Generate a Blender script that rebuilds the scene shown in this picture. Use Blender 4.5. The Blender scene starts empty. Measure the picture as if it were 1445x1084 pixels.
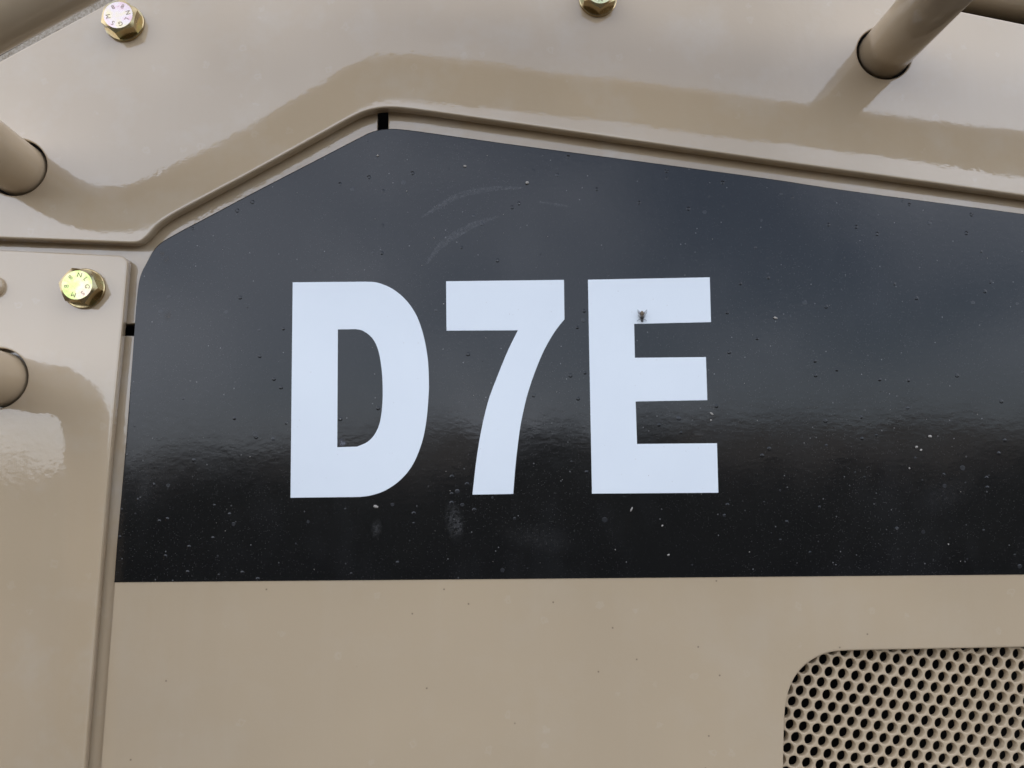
import bpy, bmesh, math, random
from mathutils import Vector, Matrix, Euler
R = math.radians
scn = bpy.context.scene
COL = scn.collection
random.seed(7)

# ------------------------------------------------------------------ camera
CAM_Z, DIST, FPX = 1.70, 0.45, 1085.0
PITCH, YAW = R(7.8), R(2.2)
cd = bpy.data.cameras.new('camera'); cam = bpy.data.objects.new('camera', cd); COL.objects.link(cam)
cd.sensor_fit = 'HORIZONTAL'; cd.sensor_width = 36.0; cd.lens = FPX / 1445 * 36
cd.clip_start = 0.01; cd.clip_end = 600
cam.location = (0, -DIST, CAM_Z)
cam.rotation_euler = Euler((math.pi / 2 + PITCH, 0, -YAW), 'XYZ')
cd.dof.use_dof = True; cd.dof.focus_distance = 0.452; cd.dof.aperture_fstop = 9.0
scn.camera = cam
CM = cam.rotation_euler.to_matrix()

def px(x, y, Y=0.0):
    """(x, z) on the plane at depth Y of the point the photograph shows at pixel x, y"""
    d = CM @ Vector(((x - 722.5) / FPX, -(y - 542) / FPX, -1))
    t = (Y + DIST) / d.y
    return Vector((d.x * t, CAM_Z + d.z * t))

# ------------------------------------------------------------------ sky, sun, exposure
SUN_EL, SUN_AZ = 52.0, 20.0          # sun stands behind the machine, a bit to the right
w = bpy.data.worlds.new('World'); scn.world = w; w.use_nodes = True
nt = w.node_tree; nt.nodes.clear()
def wn(t, **k):
    n = nt.nodes.new(t)
    for a, b in k.items(): setattr(n, a, b)
    return n
sky = wn('ShaderNodeTexSky', sky_type='NISHITA', sun_disc=False, sun_elevation=R(SUN_EL), sun_rotation=R(SUN_AZ),
         air_density=1.0, dust_density=3.0, ozone_density=1.0)
tc = wn('ShaderNodeTexCoord')
mp = wn('ShaderNodeMapping'); mp.inputs['Location'].default_value = (2.2, 3.3, 1.1); mp.inputs['Scale'].default_value = (1, 1, 1.6)
nz = wn('ShaderNodeTexNoise'); nz.inputs['Scale'].default_value = 1.1; nz.inputs['Detail'].default_value = 3; nz.inputs['Roughness'].default_value = .6
rp = wn('ShaderNodeValToRGB'); rp.color_ramp.elements[0].position = .36; rp.color_ramp.elements[1].position = .68
rp.color_ramp.elements[0].color = (.17,) * 3 + (1,); rp.color_ramp.elements[1].color = (1,) * 3 + (1,)
mx = wn('ShaderNodeMix', data_type='RGBA')
mx.inputs['B'].default_value = (10.7, 11.2, 12.6, 1)
bg = wn('ShaderNodeBackground'); bg.inputs['Strength'].default_value = 0.12
out = wn('ShaderNodeOutputWorld')
L = nt.links.new
L(tc.outputs['Generated'], mp.inputs['Vector']); L(mp.outputs[0], nz.inputs['Vector'])
L(nz.outputs['Fac'], rp.inputs['Fac']); L(rp.outputs['Color'], mx.inputs['Factor'])
L(sky.outputs[0], mx.inputs['A']); L(mx.outputs['Result'], bg.inputs['Color']); L(bg.outputs[0], out.inputs[0])

sd = bpy.data.lights.new('sun', 'SUN'); sun = bpy.data.objects.new('sun', sd); COL.objects.link(sun)
sd.energy = 1.0; sd.angle = R(20); sd.color = (1, .95, .88)
sdir = Vector((math.sin(R(SUN_AZ)) * math.cos(R(SUN_EL)), math.cos(R(SUN_AZ)) * math.cos(R(SUN_EL)), math.sin(R(SUN_EL))))
sun.location = sdir * 20; sun.rotation_euler = (-sdir).to_track_quat('-Z', 'Y').to_euler()

vs = scn.view_settings
vs.view_transform = 'Standard'; vs.look = 'None'; vs.gamma = 1; vs.use_curve_mapping = False
vs.exposure = 1.16

# ------------------------------------------------------------------ materials
class NT:
    def __init__(s, name):
        s.m = bpy.data.materials.new(name); s.m.use_nodes = True
        s.t = s.m.node_tree; s.b = s.t.nodes['Principled BSDF']; s.tc = s.t.nodes.new('ShaderNodeTexCoord')
    def n(s, t, **k):
        n = s.t.nodes.new(t)
        for a, b in k.items(): setattr(n, a, b)
        return n
    def l(s, a, b): s.t.links.new(a, b)
    def vec(s, scale=(1, 1, 1), loc=(0, 0, 0), rot=(0, 0, 0)):
        m = s.n('ShaderNodeMapping'); m.inputs['Scale'].default_value = scale; m.inputs['Location'].default_value = loc
        m.inputs['Rotation'].default_value = rot
        s.l(s.tc.outputs['Object'], m.inputs['Vector']); return m.outputs[0]
    def noise(s, scale, detail=3, rough=.5, v=None):
        n = s.n('ShaderNodeTexNoise'); n.inputs['Scale'].default_value = scale; n.inputs['Detail'].default_value = detail
        n.inputs['Roughness'].default_value = rough
        s.l(v if v is not None else s.tc.outputs['Object'], n.inputs['Vector']); return n.outputs['Fac']
    def voro(s, scale, v=None, rand=1.0):
        n = s.n('ShaderNodeTexVoronoi'); n.inputs['Scale'].default_value = scale; n.inputs['Randomness'].default_value = rand
        s.l(v if v is not None else s.tc.outputs['Object'], n.inputs['Vector']); return n
    def rng(s, x, a, b, c=0, d=1, smooth=False):
        n = s.n('ShaderNodeMapRange'); n.interpolation_type = 'SMOOTHSTEP' if smooth else 'LINEAR'
        s.l(x, n.inputs['Value'])
        for k, v in zip(('From Min', 'From Max', 'To Min', 'To Max'), (a, b, c, d)): n.inputs[k].default_value = v
        return n.outputs[0]
    def math(s, op, a, b=None):
        n = s.n('ShaderNodeMath', operation=op)
        for i, x in enumerate((a, b)):
            if x is None: continue
            if isinstance(x, (int, float)): n.inputs[i].default_value = x
            else: s.l(x, n.inputs[i])
        return n.outputs[0]
    def mix(s, f, a, b):
        n = s.n('ShaderNodeMix', data_type='RGBA')
        for k, x in (('Factor', f), ('A', a), ('B', b)):
            if isinstance(x, (int, float)): n.inputs[k].default_value = x
            elif isinstance(x, tuple): n.inputs[k].default_value = x + (1,) if len(x) == 3 else x
            else: s.l(x, n.inputs[k])
        return n.outputs['Result']
    def bump(s, h, dist, strength=1.0, nrm=None):
        n = s.n('ShaderNodeBump'); n.inputs['Strength'].default_value = strength; n.inputs['Distance'].default_value = dist
        s.l(h, n.inputs['Height'])
        if nrm is not None: s.l(nrm, n.inputs['Normal'])
        return n.outputs[0]
    def set(s, **k):
        for a, v in k.items():
            i = s.b.inputs[a.replace('_', ' ')]
            if isinstance(v, (int, float)): i.default_value = v
            elif isinstance(v, tuple): i.default_value = v + (1,) if len(v) == 3 else v
            else: s.l(v, i)

TAN = (.502, .386, .250)
def tan_paint(name, dust=.25, seed=0.0, wave=1.0, coat=1.0):
    q = NT(name)
    v = q.vec(loc=(seed, seed * .7, seed * 1.3))
    big = q.noise(9, 2, .55, v)
    col = q.mix(q.rng(big, .3, .7), tuple(c * .955 for c in TAN), tuple(c * 1.03 for c in TAN))
    # rain streaks, dust film, water spots and specks
    col = q.mix(q.rng(q.noise(55, 3, .6, q.vec((1, 1, .10), loc=(seed, 0, seed))), .5, .8, 0, .10), col, (.56, .47, .36))
    film = q.math('MULTIPLY', q.rng(q.noise(24, 4, .62, v), .5, .78), dust)
    col = q.mix(film, col, (.56, .50, .41))
    vo = q.voro(95, v)
    rid = q.n('ShaderNodeSeparateColor'); q.l(vo.outputs['Color'], rid.inputs[0])
    pick = q.rng(rid.outputs[0], .80, .81)
    vd = q.math('ADD', vo.outputs['Distance'], q.rng(q.noise(520, 1, .5, v), .25, .75, -.10, .10))
    ring = q.math('MULTIPLY', q.rng(vd, .04, .15), q.rng(vd, .24, .17))
    col = q.mix(q.math('MULTIPLY', q.math('MULTIPLY', ring, pick), .10), col, (.66, .60, .50))
    vo2 = q.voro(150, q.vec(loc=(seed + 3.1, .4, .9)))
    r2 = q.n('ShaderNodeSeparateColor'); q.l(vo2.outputs['Color'], r2.inputs[0])
    dot = q.math('MULTIPLY', q.rng(vo2.outputs['Distance'], .10, .05), q.rng(r2.outputs[1], .972, .976))
    col = q.mix(q.math('MULTIPLY', dot, .65), col, (.12, .085, .05))
    peel = q.noise(420, 1, .5, v); wav = q.noise(14, 0, .5, v); mid = q.noise(110, 1, .5, v)
    n1 = q.bump(wav, .00055 * wave)
    n2 = q.bump(mid, .000045, 1, n1)
    n3 = q.bump(peel, .0000280, 1, n2)
    rough = q.math('ADD', q.rng(q.noise(60, 1, .6, v), .3, .7, .30, .42), 0)
    q.set(Base_Color=col, Roughness=rough, Normal=n3, Specular_IOR_Level=.12, Coat_Weight=coat, Coat_IOR=1.78, Coat_Normal=n3,
          Coat_Roughness=q.rng(film, 0, dust + .001, .03, .12))
    return q.m

def simple(name, color, rough=.5, metal=0, **k):
    q = NT(name); q.set(Base_Color=color, Roughness=rough, Metallic=metal, **k); return q.m

M = {}
M['plate'] = tan_paint('tan_plate_paint', .30, 0.0)
M['left'] = tan_paint('tan_left_plate_paint', .35, 2.3)
M['door'] = tan_paint('tan_door_paint', .12, 5.1, .8)
M['frame'] = tan_paint('tan_frame_paint_dusty', .75, 7.7, .6)
M['rail'] = tan_paint('tan_rail_paint', .10, 9.4, .2, .6)
M['screen'] = tan_paint('tan_screen_paint', .10, 4.2, .1, .35)

def raw_edge():
    q = NT('scuffed_edge_paint')
    n = q.noise(700, 4, .7)
    c = q.mix(q.rng(n, .35, .65), (.24, .19, .13), (.46, .40, .32))
    q.set(Base_Color=c, Roughness=.7, Normal=q.bump(n, .0004)); return q.m
M['raw'] = raw_edge()

def vinyl():
    q = NT('black_vinyl')
    base = (.0075, .0073, .0076)
    # fine dust grains
    vo = q.voro(1100); s1 = q.n('ShaderNodeSeparateColor'); q.l(vo.outputs['Color'], s1.inputs[0])
    g = q.math('MULTIPLY', q.rng(vo.outputs['Distance'], .34, .14), q.rng(s1.outputs[0], .62, 1.0, 0, .16))
    g = q.math('MULTIPLY', g, q.rng(q.noise(7, 2, .6), .36, .66, .25, 1))
    col = q.mix(g, base, (.42, .40, .38))
    vo2 = q.voro(230, q.vec(loc=(1.7, .3, 5.5))); s2 = q.n('ShaderNodeSeparateColor'); q.l(vo2.outputs['Color'], s2.inputs[0])
    d2 = q.math('MULTIPLY', q.rng(vo2.outputs['Distance'], .13, .06), q.rng(s2.outputs[1], .955, 1.0, 0, .5))
    col = q.mix(d2, col, (.5, .49, .47))
    # faint wiped haze
    hz = q.math('MULTIPLY', q.rng(q.noise(11, 4, .65, q.vec((1, 1, .5))), .52, .8), .03)
    col = q.mix(hz, col, (.4, .4, .42))
    peel = q.noise(300, 2, .55, q.vec((.55, 1, 1))); wav = q.noise(10, 0, .5)
    n1 = q.bump(wav, .0003); n2 = q.bump(peel, .000024, 1, n1)
    # small pits and dried drops
    pit = q.math('MULTIPLY', q.rng(vo2.outputs['Distance'], .30, .18), q.rng(s2.outputs[0], .95, .955))
    n3 = q.bump(pit, .00012, 1, n2)
    q.set(Base_Color=col, Roughness=q.rng(q.noise(40, 2, .6), .3, .7, .06, .12), Normal=n3, IOR=1.475)
    return q.m
M['vinyl'] = vinyl()

def white_vinyl():
    q = NT('white_vinyl')
    col = q.mix(q.rng(q.noise(14, 4, .6), .35, .7), (.81, .848, .865), (.78, .818, .84))
    vo2 = q.voro(260, q.vec(loc=(4.7, .3, 2.5))); s2 = q.n('ShaderNodeSeparateColor'); q.l(vo2.outputs['Color'], s2.inputs[0])
    d2 = q.math('MULTIPLY', q.rng(vo2.outputs['Distance'], .16, .06), q.rng(s2.outputs[1], .955, .96, 0, .45))
    col = q.mix(d2, col, (.42, .36, .30))
    q.set(Base_Color=col, Roughness=.25, Normal=q.bump(q.noise(300, 2), .00002)); return q.m
M['white'] = white_vinyl()

def zinc(name, c1, c2, c3, seed, r0=.20, r1=.34):
    q = NT(name)
    n = q.noise(130, 3, .55, q.vec(loc=(seed, 0, seed)))
    r = q.n('ShaderNodeValToRGB'); e = r.color_ramp.elements
    e[0].position = .32; e[0].color = c1 + (1,); e[1].position = .68; e[1].color = c3 + (1,)
    m = e.new(.5); m.color = c2 + (1,)
    q.l(n, r.inputs['Fac'])
    q.set(Base_Color=r.outputs['Color'], Metallic=1, Roughness=q.rng(q.noise(500, 3, .6), .3, .7, r0, r1),
          Normal=q.bump(q.noise(900, 3, .6), .00003)); return q.m
M['zinc_pink'] = zinc('zinc_passivate_pink', (.66, .44, .46), (.66, .56, .52), (.68, .58, .36), .3)
M['zinc_green'] = zinc('zinc_passivate_green', (.46, .60, .17), (.54, .62, .24), (.66, .52, .40), 1.9)
M['zinc_yellow'] = zinc('zinc_passivate_yellow', (.62, .60, .26), (.66, .60, .36), (.56, .62, .30), 3.3)
M['zinc_side'] = zinc('zinc_passivate_amber', (.34, .25, .12), (.46, .35, .19), (.40, .37, .20), 5.0, .16, .28)
M['stamp'] = simple('stamped_mark', (.20, .14, .09), .5, .7)
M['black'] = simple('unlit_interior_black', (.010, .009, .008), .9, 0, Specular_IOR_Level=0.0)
M['rubber'] = simple('black_rubber', (.015, .014, .013), .6)

# ------------------------------------------------------------------ helpers
def obj(name, me, mat, parent=None):
    o = bpy.data.objects.new(name, me); COL.objects.link(o)
    if mat: me.materials.append(mat)
    if parent:
        o.parent = parent; o.matrix_parent_inverse = parent.matrix_basis.inverted()
    return o
def tag(o, label=None, cat=None, group=None, kind=None):
    for k, v in (('label', label), ('category', cat), ('group', group), ('kind', kind)):
        if v: o[k] = v
    return o
def empty(name, loc, label, cat, group=None):
    e = bpy.data.objects.new(name, None); COL.objects.link(e); e.location = loc; e.empty_display_size = .02
    return tag(e, label, cat, group)
def to_mesh(bm, name, smooth=True):
    bmesh.ops.recalc_face_normals(bm, faces=bm.faces)
    me = bpy.data.meshes.new(name); bm.to_mesh(me); bm.free()
    if smooth:
        for p in me.polygons: p.use_smooth = True
    return me
def spline(pts, n=6):
    """Catmull-Rom through an open list of points"""
    P = [Vector(p) for p in pts]; o = []
    Q = [2 * P[0] - P[1]] + P + [2 * P[-1] - P[-2]]
    for i in range(1, len(Q) - 2):
        a, b, c, d = Q[i - 1:i + 3]
        for k in range(n):
            t = k / n
            o.append(.5 * ((2 * b) + (c - a) * t + (2 * a - 5 * b + 4 * c - d) * t * t + (3 * b - a - 3 * c + d) * t ** 3))
    o.append(P[-1]); return o
def clean(poly, eps=1e-5):
    o = []
    for p in poly:
        if not o or (Vector(p) - o[-1]).length > eps: o.append(Vector(p))
    if (o[0] - o[-1]).length < eps: o.pop()
    return o
def area(p):
    return .5 * sum(p[i].x * p[(i + 1) % len(p)].y - p[(i + 1) % len(p)].x * p[i].y for i in range(len(p)))
def inset(p, d):
    """offset a loop to its left by d"""
    n = len(p); o = []
    for i in range(n):
        e1 = (p[i] - p[i - 1]).normalized(); e2 = (p[(i + 1) % n] - p[i]).normalized()
        n1 = Vector((-e1.y, e1.x)); n2 = Vector((-e2.y, e2.x)); m = n1 + n2
        if m.length < 1e-6: m = n1
        m.normalize(); o.append(p[i] + m * d / max(.35, m.dot(n1)))
    return o
def slab(outer, holes, yf, yb, r, flat=.0006, seg=4):
    """plate with thickness: front face at yf with its edges rounded by r, back at yb"""
    loops = [clean(outer)] + [clean(h) for h in holes]
    loops = [(l if (area(l) > 0) == (i == 0) else l[::-1]) for i, l in enumerate(loops)]
    bm = bmesh.new(); cap_e = []; back_e = []
    for l in loops:
        prof = [(0, yb), (0, yf + r)]
        for k in range(1, seg + 1):
            a = k / seg * math.pi / 2
            prof.append((r * (1 - math.cos(a)), yf + r * (1 - math.sin(a))))
        prof.append((r + flat, yf))
        rings = []
        for off, y in prof:
            q = inset(l, off) if off > 0 else l
            rings.append([bm.verts.new((v.x, y, v.y)) for v in q])
        n = len(l)
        for a, b in zip(rings, rings[1:]):
            for i in range(n): bm.faces.new((a[i], a[(i + 1) % n], b[(i + 1) % n], b[i]))
        def edges(ring):
            return [bm.edges.get((ring[i], ring[(i + 1) % n])) for i in range(n)]
        cap_e += edges(rings[-1]); back_e += edges(rings[0])
    bmesh.ops.triangle_fill(bm, edges=cap_e, use_beauty=True, use_dissolve=False, normal=(0, -1, 0))
    bmesh.ops.triangle_fill(bm, edges=back_e, use_beauty=True, use_dissolve=False, normal=(0, 1, 0))
    me = to_mesh(bm, 'slab')
    # crisp back rim
    return me
def P(pts, Y): return [px(a, b, Y) for a, b in pts]
def circle(c, r, n=64): return [c + Vector((math.cos(2 * math.pi * k / n), math.sin(2 * math.pi * k / n))) * r for k in range(n)]
def sweep(path, rad, nseg=40, caps=True):
    bm = bmesh.new(); rings = []; T = []
    for i in range(len(path)):
        a = path[max(0, i - 1)]; b = path[min(len(path) - 1, i + 1)]; T.append((b - a).normalized())
    up = Vector((0, 0, 1)) if abs(T[0].z) < .9 else Vector((1, 0, 0))
    N = (up - T[0] * up.dot(T[0])).normalized()
    for i, p in enumerate(path):
        N = (N - T[i] * N.dot(T[i])).normalized(); B = T[i].cross(N)
        rr = rad[i] if isinstance(rad, (list, tuple)) else rad
        rings.append([bm.verts.new(p + (N * math.cos(2 * math.pi * k / nseg) + B * math.sin(2 * math.pi * k / nseg)) * rr) for k in range(nseg)])
    for a, b in zip(rings, rings[1:]):
        for i in range(nseg): bm.faces.new((a[i], a[(i + 1) % nseg], b[(i + 1) % nseg], b[i]))
    if caps: bm.faces.new(rings[0][::-1]); bm.faces.new(rings[-1])
    return to_mesh(bm, 'tube')
def lathe(prof, nseg, close=True):
    """profile (radius, height) about -Y (towards the viewer) at the origin"""
    bm = bmesh.new(); rings = []
    for r, h in prof:
        if r < 1e-9: rings.append([bm.verts.new((0, -h, 0))])
        else: rings.append([bm.verts.new((math.cos(2 * math.pi * k / nseg) * r, -h, math.sin(2 * math.pi * k / nseg) * r)) for k in range(nseg)])
    for a, b in zip(rings, rings[1:]):
        for i in range(nseg):
            j = (i + 1) % nseg
            if len(b) == 1: bm.faces.new((a[i], a[j], b[0]))
            elif len(a) == 1: bm.faces.new((a[0], b[j], b[i]))
            else: bm.faces.new((a[i], a[j], b[j], b[i]))
    return bm

# ------------------------------------------------------------------ ground, bank, dark body behind the plates
def ground():
    bm = bmesh.new(); bmesh.ops.create_grid(bm, x_segments=8, y_segments=8, size=250)
    q = NT('packed_dark_soil'); n = q.noise(3, 8, .65)
    q.set(Base_Color=q.mix(n, (.030, .026, .023), (.062, .054, .046)), Roughness=.9, Normal=q.bump(q.noise(20, 6, .7), .03))
    tag(obj('ground', to_mesh(bm, 'ground'), q.m), 'dark packed soil in front of the machine', None, None, 'structure')
ground()
def bank():
    bm = bmesh.new(); nx, ny = 160, 10; rows = []
    rnd = random.Random(3)
    ph = [rnd.uniform(0, 6.28) for _ in range(8)]
    for j in range(ny + 1):
        row = []
        for i in range(nx + 1):
            x = -130 + 260 * i / nx
            f = (.10, .23, .41, .9, 1.7, 2.6)
            h = 4.5 + .055 * max(-25, min(x, 30)) + sum(math.sin(x * k + ph[n]) * a for n, (k, a) in enumerate(zip(f, (.5, .35, .25, .18, .10, .07))))
            t = j / ny
            row.append(bm.verts.new((x, -30 - 14 * t + math.sin(x * .3 + j) * .4, h * math.sin(t * math.pi / 2) - .05)))
        rows.append(row)
    for a, b in zip(rows, rows[1:]):
        for i in range(nx): bm.faces.new((a[i], a[i + 1], b[i + 1], b[i]))
    q = NT('dry_earth_bank'); n = q.noise(.6, 8, .65)
    q.set(Base_Color=q.mix(n, (.13, .115, .095), (.22, .195, .16)), Roughness=.95)
    tag(obj('earth_bank', to_mesh(bm, 'bank'), q.m), 'low brown earth bank mirrored in the black panel', None, None, 'structure')
bank()
def added_hedge():  # unseen leafy row added to blacken the reflection in the band
    rnd = random.Random(11); bm = bmesh.new()
    def top(x):
        h = 1.95 + .12 * math.sin(x * 1.3) + .10 * math.sin(x * 2.9 + 1) + .08 * math.sin(x * 5.3)
        h += .95 * math.exp(-((x - 3.0) / .55) ** 2) + .75 * math.exp(-((x - 1.2) / .9) ** 2)  # humps imitate the dark figure mirrored between the letters
        if x > 7: h += min(.9, (x - 7) * .15)
        return h
    # woody core, then leaf faces through the volume
    xs = [-26 + 52 * i / 200 for i in range(201)]; prof = [(.55, 0), (.75, .35), (.7, .7), (.45, .9), (0, .97), (-.45, .9), (-.7, .7), (-.75, .35), (-.55, 0)]
    rows = [[bm.verts.new((x + rnd.uniform(-.05, .05), -12.5 + a * 1.1 + rnd.uniform(-.08, .08), top(x) * b * .94 + rnd.uniform(-.04, .04) - (.05 if b == 0 else 0))) for a, b in prof] for x in xs]
    for p, q in zip(rows, rows[1:]):
        for k in range(len(prof) - 1): bm.faces.new((p[k], p[k + 1], q[k + 1], q[k]))
    for _ in range(9000):
        x = rnd.uniform(-26, 26); a = rnd.uniform(0, math.pi); h = top(x)
        c = Vector((x, -12.5 + math.cos(a) * .85, .15 + h * (.1 + .88 * math.sin(a) ** .6) + rnd.uniform(-.12, .08)))
        d = Vector((rnd.uniform(-1, 1), rnd.uniform(-1, 1), rnd.uniform(-1, 1))).normalized(); e = d.orthogonal().normalized(); s_ = rnd.uniform(.05, .12)
        bm.faces.new([bm.verts.new(c + v) for v in (d * s_, e * s_ * .5, -d * s_, -e * s_ * .5)])
    q = NT('dark_added_leaves'); n = q.noise(2.2, 4, .6)
    q.set(Base_Color=q.mix(n, (.018, .020, .012), (.040, .042, .022)), Roughness=.75)
    tag(obj('added_hedge', to_mesh(bm, 'added_hedge', False), q.m), 'unseen leafy row added to darken the reflection in the glossy black panel', 'added_hedge', None, 'stuff')
added_hedge()
def body():
    # solid block behind the plates, coloured black for the shade of the engine bay
    bm = bmesh.new()
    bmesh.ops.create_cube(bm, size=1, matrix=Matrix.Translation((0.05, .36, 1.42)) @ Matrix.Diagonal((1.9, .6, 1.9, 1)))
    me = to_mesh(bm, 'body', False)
    tag(obj('engine_bay_block', me, M['black']), 'solid block coloured black for the unlit engine bay behind the tan plates', None, None, 'structure')
body()

# ------------------------------------------------------------------ recessed frame (three pieces with open slots between)
YB, YB2 = .0032, .0115
fr = empty('door_frame', (0, YB, CAM_Z), 'recessed tan door frame strip showing around the black panel', 'frame')
pieces = [
    [(548, 95), (1800, 265), (1800, 420), (548, 250)],
    [(-260, 290), (150, 290), (300, 215), (532.5, 85), (532.5, 235), (420, 300), (290, 375), (246, 420), (238, 456.6), (-260, 456.6)],
    [(-260, 474), (236, 474), (228, 600), (212, 820), (195, 1300), (-260, 1300)],
]
for pc in pieces:
    obj('frame_strip', slab(P(pc, YB), [], YB, YB2, .0005), M['frame'], fr)

# ------------------------------------------------------------------ engine door with decal, letters and perforated screen
DEC_TL = spline([(161, 822), (165, 768), (169.5, 718), (175.5, 650), (180.5, 590), (185, 529), (189, 474.5), (192, 432), (196.8, 394), (206.8, 371),
                 (222, 347), (249, 329.5), (299, 303), (360, 270.5), (447, 225.5), (500, 198), (526, 185.6), (549, 181.8), (577, 183.6), (640, 192.2),
                 (732, 205), (900, 227.2), (1080, 251.5), (1204, 270), (1445, 302), (1720, 339)], 5)
YD = 0.0
door = empty('engine_door', (0.05, YD, CAM_Z - .25), 'large tan engine door with black band and perforated screen', 'door')
d_out = [Vector((px(p.x, p.y, YD))) for p in DEC_TL[5:]]
door_poly = d_out + P([(1720, 1300), (128, 1300), (140.8, 1084)], YD) + [px(160.4, 822, YD)]
door_poly = clean(door_poly)
if area(door_poly) < 0: door_poly = door_poly[::-1]
door_poly = inset(door_poly, .0002)
open_px = [(1103, 1200)] + [tuple(v) for v in spline([(1105.5, 1084), (1106.8, 1030), (1108.6, 998), (1114, 974), (1124, 953), (1140, 936), (1160, 924.6), (1180, 919.6), (1205, 918.2)], 5)] + [(1445, 913.6), (1690, 909), (1690, 1200)]
obj('door_skin', slab(door_poly, [P(open_px, YD)], YD, .0029, .0009), M['door'], door)
# decal
YV = -.00035
dec_px = [tuple(p) for p in DEC_TL] + [(1720, 808.6), (1445, 811)]
decal = obj('black_decal', slab([px(a, b, YV) for a, b in dec_px], [], YV, YD - .00003, .00022, .0004, 3), M['vinyl'], door)
decal['label'] = 'glossy black band with white lettering on the tan door'
YL = YV - .00018
def letter(outer, holes):
    o = obj('letter', slab(P(outer, YL), [P(h, YL) for h in holes], YL, YV - .00002, .00008, .0002, 2), M['white'], decal); return o
T = lambda pts, n=5: [tuple(v) for v in spline(pts, n)]
D_o = [(413, 398.4)] + T([(516, 397.6), (533, 399), (553.6, 407.6), (572, 422.6), (586.8, 443.5), (597, 471), (603.4, 504.6), (605.2, 537.8), (604.5, 562), (601.4, 596), (595, 626), (582.7, 655.5), (566, 676.5), (545, 691.6), (524.6, 699), (508, 701.5)]) + [(409.8, 702.6)]
D_h = [(476.8, 465)] + T([(501.7, 464.7), (512, 467), (524.6, 476.5), (532.9, 492), (537.4, 513), (539.7, 537.8), (539.6, 569), (536, 596), (528.7, 613), (518, 624), (503.8, 630.4)]) + [(475.8, 631.2)]
letter(D_o, [D_h])['label'] = 'white letter D'
S_o = [(629.5, 397), (795.8, 395), (796.6, 450.6)] + T([(796.6, 450.6), (782.7, 468.5), (768, 494), (755.7, 523), (745, 554.5), (738.7, 580), (733.7, 606), (728, 652), (724.3, 697.2)])[1:] + \
      T([(666.6, 698.2), (672, 651), (679.4, 606), (689.3, 565), (701.7, 531.5), (716, 496.5), (730.8, 466.2)]) + [(630, 466.8)]
letter(S_o, [])['label'] = 'white digit 7'
E_o = [(829.7, 394.8), (1001.6, 391.4), (1003.4, 454.7), (894.9, 457.2), (895.9, 505), (996.2, 504), (998.3, 564.8), (897, 566.7), (899, 626.6), (1011.8, 625.6), (1013.8, 695.5), (835.3, 696.8)]
letter(E_o, [])['label'] = 'white letter E'

# perforated screen
def screen():
    YS, TH, rad = .0045, .0040, .0031
    o = px(1152.6, 946.2, YS); a = px(1152.6 + 187, 946.2 + 27.5, YS); b = px(1152.6 - 112, 946.2 + 151, YS)
    A = (a - o) / 10; B = (b - o) / 10
    hexc = [(A * 2 + B) / 3, (A + B * 2) / 3, (B - A) / 3, -(A * 2 + B) / 3, -(A + B * 2) / 3, -(B - A) / 3]
    lo = px(1085, 895, YS); hi = px(1600, 1190, YS)
    x0, x1, z0, z1 = lo.x, hi.x, hi.y, lo.y
    bm = bmesh.new(); n = 24
    for i in range(-30, 60):
        for j in range(-12, 30):
            c = o + A * i + B * j
            if not (x0 < c.x < x1 and z0 < c.y < z1): continue
            outr = []; ang = []
            for k in range(6):
                p, q = hexc[k], hexc[(k + 1) % 6]
                for s in range(4): outr.append(p.lerp(q, s / 4))
            dirs = [v.normalized() for v in outr]
            rr = rad * random.uniform(.985, 1.015)
            rings = [[bm.verts.new((c.x + v.x, YS, c.y + v.y)) for v in outr]]
            for r_, y_ in ((rr + .00042, YS - .00006), (rr + .00018, YS + .00004), (rr, YS + .0003), (rr * .97, YS + TH)):
                rings.append([bm.verts.new((c.x + v.x * r_, y_, c.y + v.y * r_)) for v in dirs])
            for p, q in zip(rings, rings[1:]):
                for k in range(n): bm.faces.new((p[k], p[(k + 1) % n], q[(k + 1) % n], q[k]))
    bmesh.ops.remove_doubles(bm, verts=bm.verts, dist=.00004)
    s = obj('perforated_screen', to_mesh(bm, 'screen'), M['screen'], door)
    s['label'] = 'tan perforated metal screen with round holes'
screen()

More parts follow.
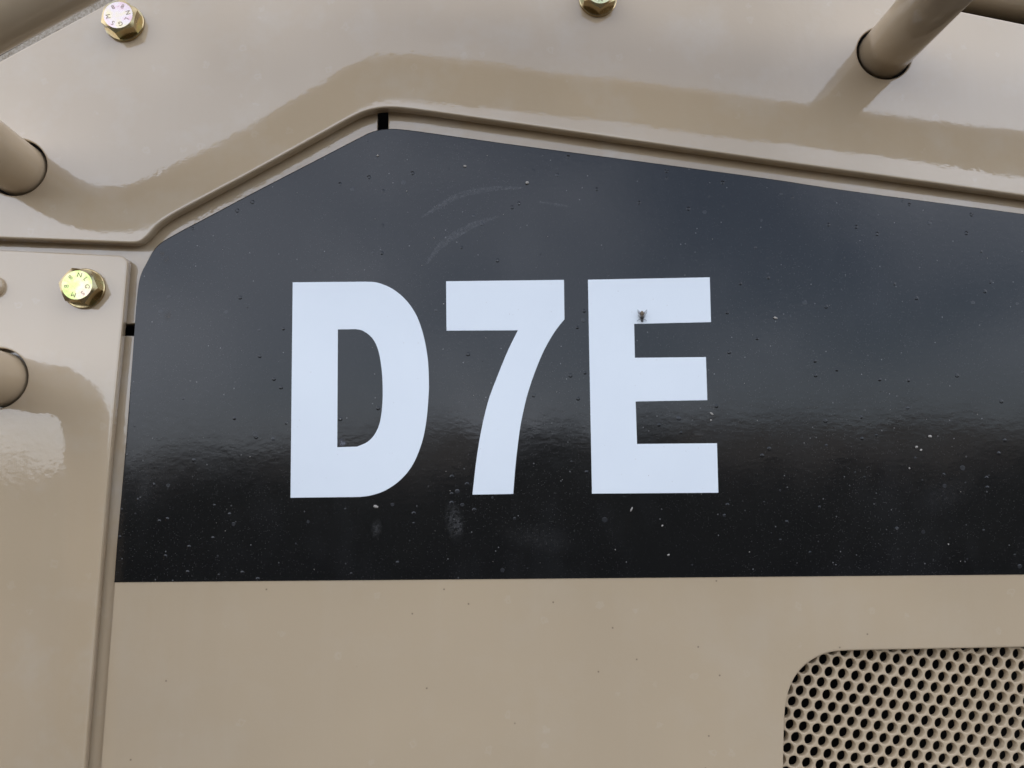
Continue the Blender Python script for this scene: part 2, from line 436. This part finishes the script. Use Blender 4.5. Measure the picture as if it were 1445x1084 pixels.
# dried drops and grit on the band
def inside(p, poly):
    c = False; j = len(poly) - 1
    for i in range(len(poly)):
        if (poly[i].y > p.y) != (poly[j].y > p.y) and p.x < (poly[j].x - poly[i].x) * (p.y - poly[i].y) / (poly[j].y - poly[i].y) + poly[i].x: c = not c
        j = i
    return c
def drops():
    rnd = random.Random(21)
    band = clean([px(a, b, YV) for a, b in dec_px]); letters = [P(q, YV) for q in (D_o, S_o, E_o)]
    bm = bmesh.new(); gm = bmesh.new(); cnt = 0
    while cnt < 95:
        X, Y = rnd.uniform(165, 1500), rnd.uniform(185, 815)
        p = px(X, Y, YV)
        if not inside(p, inset(band if area(band) > 0 else band[::-1], .002)) or any(inside(p, l) for l in letters): continue
        cnt += 1
        r = rnd.choice((.0003, .0004, .0005, .0006, .0008, .0011, .0014)) * rnd.uniform(.8, 1.15)
        el = rnd.uniform(.8, 1.0); n = 14
        ring = rnd.random() < .5 and r > .0006
        prof = ((1.0, 0), (.92, .07), (.78, .10), (.62, .05), (.4, .025)) if ring else ((1.0, 0), (.85, .12), (.55, .22), (.25, .26))
        rings = []
        hs = rnd.uniform(.05, .30)
        jit = [rnd.uniform(.9, 1.1) for _ in range(n)]
        for f, h in prof:
            rings.append([bm.verts.new((p.x + math.cos(2 * math.pi * k / n) * r * f * jit[k], YV - .00001 - h * r * hs, p.y + math.sin(2 * math.pi * k / n) * r * f * el * jit[k])) for k in range(n)])
        for a, b in zip(rings, rings[1:]):
            for k in range(n): bm.faces.new((a[k], a[(k + 1) % n], b[(k + 1) % n], b[k]))
        bm.faces.new(rings[-1])
    o = obj('dried_drops', to_mesh(bm, 'drops'), simple('dried_drop_film', (.022, .022, .024), .16), door); o['kind'] = 'stuff'
    def grit(X, Y, s, asp=1.0, rot=0.0):
        p = px(X, Y, YV)
        m = Matrix.Translation((p.x, YV - s * .25, p.y)) @ Matrix.Rotation(rot, 4, 'Y') @ Matrix.Diagonal((s * asp, s * .45, s, 1))
        r = bmesh.ops.create_icosphere(gm, subdivisions=1, radius=.5, matrix=m)
        for v in r['verts']: v.co += Vector((rnd.uniform(-1, 1), 0, rnd.uniform(-1, 1))) * s * .12
    for _ in range(70):
        X, Y = rnd.uniform(175, 1480), rnd.uniform(200, 815)
        p = px(X, Y, YV)
        if inside(p, band): grit(X, Y, rnd.uniform(.0002, .0005), rnd.uniform(.8, 2.2), rnd.uniform(0, 3))
    for X, Y, s, a, t in ((1094, 449, .0018, 1.6, .3), (1004, 584, .0013, 2.2, .7), (1003, 593, .0012, 1.2, -.6), (891, 719, .0010, 3.2, -1.1), (530.5, 714.5, .0020, 1.8, .25),
                          (743.5, 258.5, .0022, 1.1, .6), (656, 235, .0014, 1.8, 0), (1293, 631, .0014, 1.5, -.4), (1299, 635, .0013, 1.5, -.5), (1312, 616, .0016, 1.8, .2),
                          (934.5, 742, .0012, 1.3, -.8), (943, 783, .0013, 1.4, -.4), (1338, 768, .0010, 1, 0), (1283, 661, .0012, 1, 0), (574, 270, .0009, 1, 0), (533, 220, .0012, 1.4, .2)):
        grit(X, Y, s, a, t)
    o = obj('grit_specks', to_mesh(gm, 'grit'), simple('pale_grit', (.34, .31, .27), .8), door); o['kind'] = 'stuff'
drops()

def smear_mat(name, col, amt, scale):
    q = NT(name); v = q.tc.outputs['Object']
    ln = q.n('ShaderNodeVectorMath', operation='LENGTH'); q.l(v, ln.inputs[0])
    nn = q.n('ShaderNodeNewGeometry')
    n = q.noise(scale, 4, .7, nn.outputs['Position'])
    a = q.math('MULTIPLY', q.rng(ln.outputs['Value'], 1.0, .1, 0, 1, True), q.rng(n, .40, .72, 0, amt))
    q.set(Base_Color=col, Roughness=.75, Alpha=a); return q.m
SM1 = smear_mat('pale_dust_smear', (.30, .29, .28), .22, 900)
SM4 = smear_mat('lifted_vinyl_chip', (.13, .13, .145), 2.6, 200)
SM3 = smear_mat('faint_dust_film', (.30, .29, .28), .07, 1200)
SM2 = smear_mat('greasy_smear', (.16, .14, .12), .55, 500)
def smear(X, Y, w_, h_, rot, mat):
    c = px(X, Y, YV); bm = bmesh.new(); n = 24
    ce = bm.verts.new((0, 0, 0)); rg = [bm.verts.new((math.cos(2 * math.pi * k / n), 0, math.sin(2 * math.pi * k / n))) for k in range(n)]
    for k in range(n): bm.faces.new((ce, rg[k], rg[(k + 1) % n]))
    o = bpy.data.objects.new('dust_smear', to_mesh(bm, 'smear')); COL.objects.link(o); o.data.materials.append(mat)
    o.location = (c.x, YV - .00003, c.y); o.rotation_euler = (0, rot, 0); o.scale = (w_ / 2411, 1, h_ / 2411)
    o.parent = door; o.matrix_parent_inverse = door.matrix_basis.inverted()
smear(531, 746, 9, 15, .1, SM1); smear(641, 735, 16, 34, -.15, SM1); smear(647, 742, 8, 18, -.2, SM1)
smear(237, 446, 7, 10, .1, SM2); smear(229, 358, 9, 5, .9, SM2); smear(235, 366, 6, 9, -.4, SM2); smear(482, 625, 9, 7, .6, SM4)
smear(986, 613, 12, 2.2, .02, SM1); smear(540, 620, 6, 5, 0, SM1); smear(205, 690, 14, 38, .1, SM3); smear(655, 555, 26, 44, .5, SM3); smear(1330, 700, 60, 30, -.4, SM3); smear(760, 760, 70, 24, .15, SM3)
def scuff(pts, wid):
    pth = spline([tuple(px(a, b, YV)) for a, b in pts], 8); n = len(pth); bm = bmesh.new(); A = []; B = []
    for i, p in enumerate(pth):
        t = (pth[min(n - 1, i + 1)] - pth[max(0, i - 1)]).normalized(); nn = Vector((-t.y, t.x))
        wd = wid / 2411 / 2 * math.sin(math.pi * (i + .5) / n) ** .6
        A.append(bm.verts.new((p.x + nn.x * wd, YV - .00003, p.y + nn.y * wd))); B.append(bm.verts.new((p.x - nn.x * wd, YV - .00003, p.y - nn.y * wd)))
    for i in range(n - 1): bm.faces.new((A[i], A[i + 1], B[i + 1], B[i]))
    obj('scuff_mark', to_mesh(bm, 'scuff'), SCUFF, door)
def scuff_mat():
    q = NT('scuffed_vinyl'); n = q.noise(800, 4, .7)
    q.set(Base_Color=(.34, .34, .35), Roughness=.7, Alpha=q.rng(n, .40, .78, .0, .30)); return q.m
SCUFF = scuff_mat()
scuff([(595, 307), (621.6, 289.7), (650.7, 275), (694, 266.5), (738, 265)], 9)
scuff([(602, 372), (620, 349), (636, 336), (665, 318.7), (703, 305.6)], 11)
scuff([(757, 284.5), (780, 288), (806, 292)], 4)

# ------------------------------------------------------------------ upper plate and left plate
YU = -.006
UP_LOW = spline([(-300, 324), (-150, 330), (0, 335.7), (100, 339.4), (180, 342.6)], 3) + \
         spline([(190, 342.6), (198, 340.5), (207, 333.5), (219, 320), (232, 310), (252, 298), (300, 272.6), (360, 240.6), (447, 192.6), (497, 165), (522, 155), (549, 151.6), (580, 153.8), (640, 162),
                 (780, 182), (1080, 225.3), (1250, 249), (1445, 276.5), (1740, 318)], 5)
up_px = [tuple(p) for p in UP_LOW] + [(1740, 100), (1445, 34), (1366, 18), (1245, -6), (1000, -56), (640, -120), (440, -150), (330, -90), (162, -1), (0, 86), (-150, 166), (-300, 246)]
H1, H2, H3 = (1248, 75), (23, 236), (-5, 534)
RH, RT = .0175, .0158
plate = obj('guard_plate', slab(P(up_px, YU), [circle(px(*H1, YU), RH), circle(px(*H2, YU), RH)], YU, .0003, .0010, .0008, 6), M['plate'])
tag(plate, 'tan steel plate with angled lower edge above the black panel', 'plate')
# scuffed return strip behind the upper left edge of that plate
raw_px = [(-300, 234), (-150, 156), (0, 79), (160, -11), (330, -101), (380, -60), (180, 60), (0, 150), (-300, 290)]
ret = obj('edge_strip', slab(P(raw_px, -.0005), [], -.0005, .0028, .0004), M['raw'])
tag(ret, 'scuffed grey edge strip behind the plate in the upper left corner', 'strip')

YLP = -.0045
lp_px = [(-300, 340), (0, 353)] + [tuple(v) for v in spline([(160, 360), (169, 360.8), (176, 364), (178.8, 370), (178.4, 380)], 5)] + [(172, 454.6), (159.6, 579), (139.5, 814), (117.6, 1084), (100, 1300), (-300, 1300)]
lplate = obj('side_plate', slab(P(lp_px, YLP), [circle(px(*H3, YLP), RH)], YLP, .0010, .0008, .0008, 5), M['left'])
tag(lplate, 'tan steel side plate left of the black panel', 'plate')

# ------------------------------------------------------------------ guard rails (tubes standing off the plates)
DE = DIST + YU
def rail_pt(mx_, my_, dl):
    """point at height dl*DE off the plate whose mirror image the photograph shows at pixel mx_, my_"""
    p = px(mx_, my_, YU); k = 1 + dl
    return Vector((p.x * k, YU - dl * DE, CAM_Z + (p.y - CAM_Z) * k))
h2 = px(*H2, YU); h1 = px(*H1, YU); h3 = px(*H3, YLP)
rail = empty('guard_rail', (h1.x, YU, h1.y), 'bent tan tube rail standing off the upper plate', 'rail')
path = [Vector((h2.x, .0025, h2.y)), Vector((h2.x, YU - .012, h2.y)), Vector((h2.x, YU - .03, h2.y + .0005)), rail_pt(86, 277, .115), rail_pt(110, 288, .165), rail_pt(140, 295, .205),
        rail_pt(175, 295, .229), rail_pt(213, 284, .237), rail_pt(314, 236, .245), rail_pt(430, 168, .245), rail_pt(490, 128, .24), rail_pt(520, 113, .236), rail_pt(560, 109, .232), rail_pt(660, 117.5, .225),
        rail_pt(780, 131, .224), rail_pt(1080, 169, .222), rail_pt(1293, 198, .221), rail_pt(1445, 217, .22), rail_pt(1720, 252, .22)]
obj('rail_tube', sweep(spline(path, 8), RT, 48), M['rail'], rail)
obj('post', sweep([Vector((h1.x, .0025, h1.y)), Vector((h1.x, -.03, h1.y)), Vector((h1.x, YU - .222 * DE, h1.y))], RT, 48), M['rail'], rail)
a_ = px(1150, -58, .012); b_ = px(1800, 57, .012)
bar = obj('hood_bar', sweep([Vector((a_.x, .012, a_.y)).lerp(Vector((b_.x, .012, b_.y)), k / 8) for k in range(9)], .0175, 40), M['rail'])
tag(bar, 'dark tan round bar behind the plate in the top right corner', 'bar')
rail2 = empty('guard_rail', (h3.x, YLP, h3.y), 'bent tan tube end entering the left side plate', 'rail')
path = [Vector((h3.x, .0025, h3.y)), Vector((h3.x, YU - .02, h3.y)), Vector((h3.x, YU - .04, h3.y)), rail_pt(78, 548, .13), rail_pt(104, 566, .17), rail_pt(119, 592, .195), rail_pt(125, 640, .205), rail_pt(126, 760, .205), rail_pt(112, 1080, .205), rail_pt(100, 1300, .205)]
obj('rail_tube', sweep(spline(path, 8), RT, 48), M['rail'], rail2)

# ------------------------------------------------------------------ bolts
def place(bm, c, y): bmesh.ops.translate(bm, verts=bm.verts, vec=(c.x, y, c.y)); return bm
def text_mesh(ch, size, loc, ang):
    cu = bpy.data.curves.new('mark', 'FONT'); cu.body = ch; cu.size = size; cu.align_x = 'CENTER'; cu.align_y = 'CENTER'; cu.extrude = .00004; cu.resolution_u = 3
    o = bpy.data.objects.new('mark', cu); COL.objects.link(o)
    bpy.context.view_layer.update()
    me = bpy.data.meshes.new_from_object(o.evaluated_get(bpy.context.evaluated_depsgraph_get()))
    bpy.data.objects.remove(o)
    m = Matrix.Translation(loc) @ Matrix.Rotation(-ang, 4, 'Y') @ Matrix.Rotation(math.pi / 2, 4, 'X')
    me.transform(m); return me
def bolt(cx, cy, Y, rot, turn, face, label):
    c = px(cx, cy, Y); e = empty('hex_bolt', (c.x, Y, c.y), label, 'bolt', 'zinc hex bolts in the tan plates')
    WR, WH, HH, FR, AF = .0119, .0020, .0092, .0088, .0097
    bm = place(lathe([(.001, 0), (WR - .0003, 0), (WR, .0003), (WR, WH - .0004), (WR - .0004, WH), (.001, WH)], 56), c, Y)
    wm = to_mesh(bm, 'washer'); o = obj('washer', wm, M['zinc_side'], e)
    md = o.modifiers.new('e', 'EDGE_SPLIT'); md.split_angle = R(35)
    # hex head: chamfered where a cone cuts the corners
    bm = bmesh.new(); n = 72; CR = AF / math.cos(math.pi / 6)
    def hexr(a):
        t = (a - rot) % (math.pi / 3) - math.pi / 6
        return AF / math.cos(t)
    rows = []
    angs = [rot + 2 * math.pi * k / n for k in range(n)]
    z0, ztop = WH + .00002, WH + HH - .0022
    rows.append([(hexr(a), z0) for a in angs])
    rows.append([(hexr(a), ztop - (hexr(a) - FR) * .5) for a in angs])
    rows.append([(FR, ztop) for a in angs])
    rows.append([(FR - .0003, ztop + .00012) for a in angs])
    rings = [[bm.verts.new((c.x + math.cos(a) * r, Y - h, c.y + math.sin(a) * r)) for a, (r, h) in zip(angs, row)] for row in rows]
    for a, b in zip(rings, rings[1:]):
        for i in range(n): bm.faces.new((a[i], a[(i + 1) % n], b[(i + 1) % n], b[i]))
    hm = to_mesh(bm, 'head'); o = obj('head', hm, M['zinc_side'], e)
    md = o.modifiers.new('e', 'EDGE_SPLIT'); md.split_angle = R(25)
    bm = bmesh.new()
    yt = ztop + .00012
    top = [[bm.verts.new((c.x + math.cos(a) * r, Y - yt - dy, c.y + math.sin(a) * r)) for a in angs] for r, dy in ((FR - .0003, 0), (FR * .8, .00004), (FR * .3, .00003))]
    for a, b in zip(top, top[1:]):
        for i in range(n): bm.faces.new((a[i], a[(i + 1) % n], b[(i + 1) % n], b[i]))
    bm.faces.new(top[-1])
    f = obj('head_face', to_mesh(bm, 'face'), M[face], e)
    for ch, a in (('8', 124), ('.', 94), ('8', 68), ('N', 16), ('L', -26), ('G', -72), ('S', -117), ('M', -169)):
        t = R(a + turn); rr = .0058 if ch != '.' else .0066
        me = text_mesh(ch, .0038, Vector((c.x + math.cos(t) * rr, Y - yt - .00005, c.y + math.sin(t) * rr)), t - math.pi / 2)
        obj('stamped_mark', me, M['stamp'], f)
bolt(176.5, 34, YU, R(22), 0, 'zinc_pink', 'pinkish zinc hex bolt in the upper left of the angled plate')
bolt(120.2, 408, YLP, R(-7), 64, 'zinc_green', 'yellow green zinc hex bolt in the left side plate')
bolt(843.2, 0, YU, R(32), -102, 'zinc_yellow', 'yellow zinc hex bolt cut off by the top edge of the photo')

# painted dome plug at the left edge
c = px(-9, 405, YLP)
pl = obj('dome_plug', to_mesh(place(lathe([(.0066, 0), (.0066, .0016), (.0062, .0028), (.005, .0038), (.003, .0045), (0, .0047)], 40), c, YLP), 'plug'), M['rail'])
tag(pl, 'small tan painted dome plug at the left edge beside the green bolt', 'plug')

# ------------------------------------------------------------------ fly on the letter E
def fly():
    c = px(905.4, 447, YL); e = empty('fly', (c.x, YL, c.y), 'small brown fly sitting on the white letter E', 'fly')
    prof = [(-.0036, .0001, 0), (-.0034, .00055, 0), (-.0029, .00085, 0), (-.0023, .00062, 0), (-.0020, .00058, 0), (-.0013, .00112, 0), (-.0005, .00125, 0), (.0003, .00085, 0), (.0008, .0010, 0), (.0017, .00128, 0), (.0026, .00098, 0), (.0031, .00045, 0), (.0033, .0001, 0)]
    pts = [Vector((c.x, YL - .0013, c.y + z)) for z, r, _ in prof]
    q = NT('fly_body'); sep = q.n('ShaderNodeSeparateXYZ'); q.l(q.tc.outputs['Object'], sep.inputs[0])
    g = q.rng(sep.outputs[2], c.y - .0008, c.y + .0014)
    q.set(Base_Color=q.mix(g, (.018, .014, .011), (.16, .11, .06)), Roughness=.5)
    obj('body', sweep(pts, [r for _, r, _ in prof], 14), q.m, e)
    q = NT('fly_wing'); q.set(Base_Color=(.35, .30, .27), Roughness=.3, Alpha=.38)
    for s in (-1, 1):
        bm = bmesh.new(); base = Vector((c.x + s * .0008, YL - .0022, c.y - .0002)); d = Vector((s * .46, -.02, .9)).normalized(); nrm = Vector((d.z, 0, -d.x))
        up, lo = [], []
        for k in range(9):
            t = k / 8; wd = .00085 * math.sin(math.pi * min(1, t * .92 + .06)) ** .7
            p = base + d * .0046 * t
            up.append(bm.verts.new(p + nrm * wd)); lo.append(bm.verts.new(p - nrm * wd))
        for k in range(8): bm.faces.new((up[k], up[k + 1], lo[k + 1], lo[k]))
        bmesh.ops.solidify(bm, geom=bm.faces[:], thickness=.00004)
        obj('wing', to_mesh(bm, 'wing'), q.m, e)
    lm = simple('fly_leg', (.03, .022, .018), .6)
    for s in (-1, 1):
        for z0, mid, end in ((-.0020, (.0018, -.0020), (.0028, -.0027)), (-.0008, (.0016, -.0004), (.0021, .0008)), (.0002, (.0014, .0016), (.0018, .0030))):
            pth = [Vector((c.x + s * .0006, YL - .0010, c.y + z0)), Vector((c.x + s * mid[0], YL - .0013, c.y + mid[1])), Vector((c.x + s * end[0], YL - .00012, c.y + end[1]))]
            obj('leg', sweep(spline(pth, 4), .00011, 8), lm, e)
fly()
scn.render.engine = 'CYCLES'
cy = scn.cycles; cy.max_bounces = 6; cy.diffuse_bounces = 3; cy.glossy_bounces = 3; cy.transmission_bounces = 2; cy.transparent_max_bounces = 6
